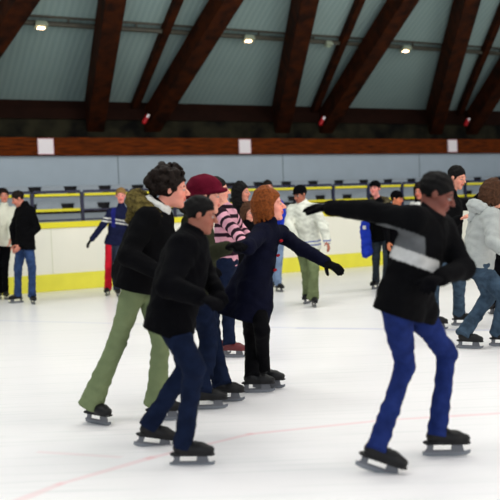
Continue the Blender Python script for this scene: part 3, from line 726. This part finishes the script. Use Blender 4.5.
def stripes3(J, P):
    c = np.tile(np.array(s2l((26, 30, 58))), (len(P), 1)); t = J['t']; d = (P-J['hip'])@t/J['sc']; x = (P-J['hip'])@J['lf']
    for a in (.33, .385): c[(np.abs(d-a) < .012)] = s2l((200, 200, 195))
    c[(np.abs(x) < .04) & (d > .25) & ((P-J['hip'])@J['ff'] > 0)] = s2l((34, 38, 110))
    return c
person(dict(id='P3', label='fair-haired skater in a navy jacket with white stripes, one arm held out', yaw=-95, face=(-85, -5), hip=(116, 242), neck=(121, 209), head=(121, 196), anR=(108, 286), anL=(117, 287), hs=1.06,
    knR=(109, 266, -1), knL=(118, 266, -1), elR=(103, 225, -1), wrR=(92, 239, -1), elL=(133, 228, -1), wrL=(134, 242, -1), toeR=-100, toeL=-70, h=.011, skin=(222, 140, 130), haircol=BLONDE,
    wear=[jacket(M_pat, puff=1.1, hem=.06, colfn=stripes3), trousers(M_pat, colfn=red_side, fit=1.1), hair(BLONDE), gloves(BLK)]))
person(dict(id='P11', label='dark-haired person in a blue top and pale jeans standing behind the red-haired woman', yaw=-70, face=(-75, 0), hip=(275, 234), neck=(270, 201), head=(268, 188), anR=(272, 281), anL=(278, 282),
    knR=(272, 258, -1), knL=(279, 258, -1), elR=(262, 218, -1), wrR=(263, 232, -1), elL=(284, 216, -1), wrL=(283, 230, -1), toeR=-90, toeL=-60, h=.012, haircol=DARK, skin=(190, 125, 105), wear=[jacket(BLUE, hem=.06), trousers(cm((120, 140, 170))), hair(DARK)]))
person(dict(id='P9', label='black-haired woman in black between the striped sweater and the red-haired woman', yaw=-40, face=(-25, 0), hip=(243, 249), neck=(240, 208), head=(242, 193), anR=(246, 303), anL=(252, 303),
    knR=(246, 275, -1), knL=(252, 275, -1), elR=(228, 228, 1), wrR=(232, 246, -1), elL=(252, 228, -1), wrL=(250, 246, -1), h=.011, haircol=BLACKH, skin=(196, 130, 110), wear=[jacket(BLK2, hem=.1), trousers(BLK2), hair(BLACKH, 'long')]))
person(dict(id='P10', label='brown-haired child whose face shows behind the red-haired woman', sc=.82, hs=1.1, yaw=-60, face=(-55, -5), hip=(250, 259), neck=(249, 226), head=(249, 213), anR=(253, 309), anL=(259, 309),
    knR=(253, 284, -1), knL=(259, 284, -1), elR=(241, 240, 1), wrR=(243, 252, -1), elL=(258, 241, -1), wrL=(256, 254, -1), h=.011, haircol=BROWN, skin=(205, 140, 120), wear=[jacket(BLK2, hem=.08), trousers(JEAND), hair(BROWN, 'bob')]))
def hem_stripe(J, P):
    c = np.tile(np.array(s2l((214, 216, 204))), (len(P), 1)); d = (P-J['hip'])@J['t']
    for a in (-.03, .02): c[np.abs(d-a) < .010] = s2l((110, 120, 170))
    return c
person(dict(id='P12', label='skater in a loose white jacket, black cap and khaki trousers', yaw=-120, face=(-135, -15), hip=(307, 243), neck=(303, 206), head=(300, 195), anR=(308, 292), anL=(313, 295),
    knR=(306, 269, -1), knL=(314, 269, -1), elR=(289, 225, -1), wrR=(295, 238, -1), elL=(323, 225, -1), wrL=(327, 241, -1), toeR=-120, toeL=-80, h=.010, haircol=DARK, skin=(160, 100, 80),
    wear=[jacket(M_pat, puff=1.32, hem=.10, colfn=hem_stripe, amp=.007), trousers(KHAKI, fit=1.15, flare=.01), hair(DARK), cap(BLK2)]))
person(dict(id='P14', label='man in a dark cap and fur-collared black jacket standing by the boards', yaw=-110, face=(-120, 5), hip=(382, 236), neck=(379, 204), head=(375, 189), anR=(376, 279), anL=(386, 280),
    knR=(376, 258, -1), knL=(387, 258, -1), elR=(369, 222, -1), wrR=(368, 238, -1), elL=(393, 222, -1), wrL=(393, 238, -1), toeR=-130, toeL=-80, h=.011, haircol=DARK, skin=(220, 140, 130),
    wear=[jacket(BLK, hem=.08), trousers(cm((48, 56, 64))), hair(DARK), cap(BLK2), hood(cloth('fur_trim', (96, 88, 66), rgb2=(60, 54, 38), vscale=45, bump=.8, bscale=120), r=.055, R=.105, down=-.02, w=1.3)]))
person(dict(id='P15', label='person in a black cap looking out over the outstretched black arm', sc=.93, yaw=-60, face=(-40, -10), hip=(396, 244), neck=(396, 212), head=(397, 199), anR=(392, 283), anL=(399, 283),
    knR=(392, 262, -1), knL=(399, 262, -1), elR=(386, 228, -1), wrR=(388, 242, -1), elL=(406, 228, -1), wrL=(404, 242, -1), h=.011, haircol=DARK, skin=(196, 118, 84), wear=[jacket(BLK2), trousers(BLK2), hair(DARK), cap(BLK2)]))
person(dict(id='P16', label='dark-haired person with a white scarf standing behind the black-clad skater in front', yaw=-120, face=(-125, -5), hip=(420, 238), neck=(419, 206), head=(420, 192), anR=(416, 281), anL=(423, 281),
    knR=(416, 260, -1), knL=(423, 260, -1), elR=(410, 224, -1), wrR=(412, 238, -1), elL=(430, 224, -1), wrL=(428, 238, -1), h=.011, haircol=DARK, skin=(190, 115, 95), wear=[jacket(BLK2), trousers(BLK2), hair(DARK, 'bob'), scarf(WHT, r=.045, R=.09, drop=.12)]))
# --- middle group
person(dict(id='P19', label='person in black mostly hidden behind the grey-hooded skater at the right edge', yaw=-150, face=(-150, 0), hip=(499, 250), neck=(497, 206), head=(498, 192), anR=(498, 300), anL=(506, 300),
    knR=(498, 275, -1), knL=(506, 275, -1), elR=(478, 221, -1), wrR=(481, 214, -1), elL=(508, 228, -1), wrL=(506, 246, -1), h=.011, haircol=BROWN, skin=(205, 130, 105), wear=[jacket(BLK), trousers(BLK2), hair(BROWN)]))
person(dict(id='P17', label='tall man with short dark hair in a black jacket, head turned down to the right', yaw=-30, face=(-48, -16), hip=(447, 251), neck=(450, 199), head=(457, 178), anR=(433, 314), anL=(459, 311),
    knR=(433, 284, -1), knL=(459, 283, -1), elR=(440, 230, -1), wrR=(459, 220, -1), elL=(473, 205, 1), wrL=(483, 194, -1), handL=dict(curl=.6), handR=dict(curl=.8), toeR=-35, toeL=-20, h=.010, haircol=BLACKH, skin=(206, 140, 118),
    wear=[jacket(BLK, hem=.10, puff=1.25, collar=.06), trousers(JEANG, fit=1.1), hair(BLACKH)]))
def sweater(J, P):
    c = np.zeros((len(P), 3)); t = J['t']; best = np.full(len(P), 9.); co = np.zeros(len(P)); off = 0
    for a, b, r in [(J['hip']-t*.2, J['neck']+t*.05, .15)]+[(J['sh'][q], J['el'][q], .06) for q in J['el']]+[(J['el'][q], J['wr'][q], .05) for q in J['el']]:
        ab = b-a; L = np.linalg.norm(ab); u = np.clip((P-a)@ab/L**2, 0, 1); d = np.linalg.norm(P-a-u[:, None]*ab, axis=1)-r; w = d < best; best = np.where(w, d, best); co = np.where(w, u*L, co)
    s = (co/.088) % 1; c[:] = s2l((206, 150, 166)); c[s < .42] = s2l((36, 22, 32)); return c
person(dict(id='P7', label='skater in a pink and black striped sweater behind the one in the maroon knitted hat', yaw=-15, face=(-5, 0), hip=(226, 262), neck=(226, 209), head=(218, 191), anL=(213, 338), anR=(229, 340),
    knL=(214, 300, 1), knR=(228, 300, -1), elR=(237, 234, -1), wrR=(247, 248, -1), elL=(240, 228, 1), wrL=(252, 240, -1), toeR=-20, toeL=0, h=.009, haircol=BLACKH, skin=(214, 150, 130), boot=M_bootred,
    wear=[jacket(M_pat, name='sweater', hem=.04, colfn=sweater, collar=.0, slim=.95), trousers(JEAND), hair(BLACKH)]))
person(dict(id='P18', label='crouching skater in a grey hooded top and faded jeans at the right edge', yaw=5, face=(15, -12), hip=(478, 262), neck=(486, 211), head=(494, 195), anR=(465, 331), anL=(498, 329),
    knR=(489, 296), knL=(505, 296, 1), elR=(493, 243, -1), wrR=(512, 256, -1), elL=(505, 240, 1), wrL=(520, 250, -1), toeR=-30, toeL=-25, h=.009, haircol=BROWN, skin=(205, 140, 115),
    wear=[jacket(GREY, hem=.05, puff=1.22, amp=.006), trousers(JEANG, fit=1.12), hair(BROWN, 'bob'), hood(GREY, r=.055, R=.085)]))
def coat_extra(J, V):
    h, t, ff = J['hip'], J['t'], J['ff']; V.cap(h+t*.12-ff*.10, h-t*.19-ff*.17, .06, .10, .07); V.cap(h-t*.0+ff*.02, h-t*.24+ff*.03, .12, .14, .06)
def toggles(J):
    V = None
    m = DRED
    for k, (px, py) in enumerate(((277, 236), (279, 246), (279, 257))):
        c = ony(px, py, J['neck'][1]); o = J['hip']+(J['neck']-J['hip'])*(.82-.22*k)+J['ff']*.135
        v = Vol(); v.cap(o-J['lf']*.03-J['lf']*.02, o+J['lf']*.03-J['lf']*.02, .011, .011, .005); out(J, 'toggle', v, m, h=.006)
person(dict(id='P8', label='red-haired woman in a navy duffle coat gliding with one gloved hand held out', yaw=-12, face=(-6, 4), hip=(253, 291), neck=(267, 225), head=(270, 206), anR=(252, 371), anL=(263, 367), hip_dy=.0,
    knR=(251, 332, -1), knL=(262, 330, -1), elL=(302, 249, -1), wrL=(326, 262, -1), elR=(248, 247, -1), wrR=(237, 247, 1), toeR=-5, toeL=-15, shL=(281, 234), handL=dict(curl=.25, n=(.2, .3, -1), side=(0, -1, -.1)), h=.008, haircol=RED, skin=(226, 152, 132),
    wear=[jacket(NAVY, hem=.22, flare=.03, puff=1.02, collar=.045, name='coat', extra=coat_extra), trousers(LEG, fit=.9, name='leggings', amp=.002, cover=.05), gloves(BLK2), toggles,
          hair(RED, 'bob', noise=.0, chunks=[((-.05, 0, .0), (-.095, 0, -.10), .06, .04)])]))
person(dict(id='P6', label='skater in a maroon knitted hat, olive jacket and dark jeans', yaw=-5, face=(-8, -6), hip=(199, 287), neck=(196, 215), head=(207, 197), anR=(203, 386), anL=(221, 379),
    knR=(209, 338, -1), knL=(211, 334, -1), elR=(205, 256, -1), wrR=(227, 248, -1), elL=(188, 262, 1), wrL=(206, 268, -1), toeR=0, toeL=-8, h=.008, haircol=DARK, skin=(214, 150, 130), handR=dict(curl=.7),
    wear=[jacket(OLIVE, hem=.08, puff=1.1, collar=.07, collar_r=.085), trousers(JEAND, fit=1.1), gloves(BLK2), hair(DARK), beanie(MAROON, 1.08), scarf(FURD, r=.035)]))
def fur_collar(J):
    hood(FUR, r=.062, R=.105, back=.10, down=.0, amp=.008, name='fur_hood', w=1.35)(J)
person(dict(id='P4', label='woman with curly dark hair in a black fur-hooded coat and flared green trousers', yaw=-10, face=(-4, -6), hip=(141, 278), neck=(156, 211), head=(172, 190), anR=(93, 399), anL=(157, 396), skin=(220, 145, 125),
    knR=(117, 342, -1), knL=(161, 340, -1), elR=(128, 256, -1), wrR=(158, 272, -1), elL=(170, 256, 1), wrL=(188, 266, -1), toeR=-40, toeL=-5, h=.008, haircol=DARK,
    wear=[jacket(BLK, hem=.08, puff=1.22, collar=.02, name='coat', flare=.02, extra=lambda J, V: V.cap(J['neck']-J['t']*.14-J['ff']*.08, J['hip']+J['t']*.02-J['ff']*.11, .08, .10, .05)), trousers(GREEN, flare=.026, fit=.93, cover=.06, amp=.005), gloves(BLK2), hair(DARK, 'bushy', noise=.005, chunks=[((-.08, 0, .06), (-.125, 0, .045), .06, .055), ((-.13, .02, .08), (-.135, -.02, .04), .04, .035), ((-.16, .0, .05), (-.15, -.02, .02), .03, .025), ((-.10, -.03, -.01), (-.12, .02, -.03), .03, .03)]),
          fur_collar, scarf(WHT, r=.032, R=.068, up=.04)]))
# --- nearest skaters
person(dict(id='P5', label='dark-haired skater in black coat and dark jeans, in front of the maroon hat', sc=.9, yaw=-8, face=(-6, -12), hip=(172, 313), neck=(191, 238), head=(201, 216), hs=.94, anR=(184, 438), anL=(152, 421), skin=(150, 92, 74),
    knR=(194, 368, -1), knL=(187, 366, 1), elR=(168, 286, -1), wrR=(199, 297, -1), elL=(205, 275, 1), wrL=(216, 290, -1), toeR=-6, toeL=8, tpL=-12, h=.0075, haircol=BLACKH, bs=1.08,
    wear=[jacket(BLK2, hem=.12, puff=1.34, collar=.06), trousers(JEAND, fit=1.02, thigh=1.05), gloves(BLK2), hair(BLACKH, noise=.004)]))
def grey_panel(J, P):
    c = np.tile(np.array(s2l((9, 9, 11))), (len(P), 1)); t, ff = J['t'], J['ff']; q = P-J['hip']; x = q@np.array((1., 0, 0)); d = q[:, 2]+.4*x
    a = J['el']['R']; near = np.linalg.norm(P-J['hip'], axis=1) < .42; e_, w_ = J['el']['L'], J['wr']['L']; ab = w_-e_; u = np.clip((P-e_)@ab/(ab@ab), 0, 1.2); near &= np.linalg.norm(P-e_-u[:, None]*ab, axis=1) > .075
    g = (d > .25) & (d < .36) & near & (x < .09); c[g] = s2l((92, 94, 96)); g2 = (d > .195) & (d < .265) & near & (x < .17); c[g2] = s2l((196, 196, 194)); return c
person(dict(id='P13', label='large skater in front in black and grey jacket and blue jeans, arm outstretched', yaw=-35, face=(-20, -24), hip=(404, 299), neck=(431, 217), head=(437, 195), anR=(379, 441), anL=(438, 426), skin=(112, 62, 50), hs=.88,
    knR=(405, 366, -1), knL=(447, 353, -1), elR=(368, 211, 1), wrR=(330, 208, 1), shR=(414, 220), elL=(464, 268, -1), wrL=(441, 277, -1), handR=dict(curl=.3), handL=dict(curl=.8), toeR=-18, toeL=-5, tpR=-16, h=.0075, haircol=BLACKH,
    wear=[jacket(M_pat, hem=.09, puff=1.08, collar=.06, colfn=grey_panel), trousers(JEANB, fit=.84, thigh=1.12), gloves(BLK2), hair(BLACKH, noise=.004)]))
# blue jacket held by the man in the cap
hb = ony(366, 243, 13.6)
bt = thing('folded_jacket', hb-np.array((0, 0, .28)), 'royal blue jacket hanging from the hand of the man in the fur collar', 'jacket')
V = Vol(); V.ecap(hb+(-.01, 0, .30), hb+(.02, 0, -.14), .075, .085, (0, 1, 0), .4, .02); V.ecap(hb+(-.04, .02, .22), hb+(-.02, .02, -.2), .05, .05, (0, 1, 0), .4, .02); V.amp = .008
mesh_vol('cloth', V, .010, BLUE, bt, hb-np.array((0, 0, .28)))
m = MB(); m.box(-.05, .0, -.045, -.038, .50, .56); m.build('white_mark', WHT, bt)
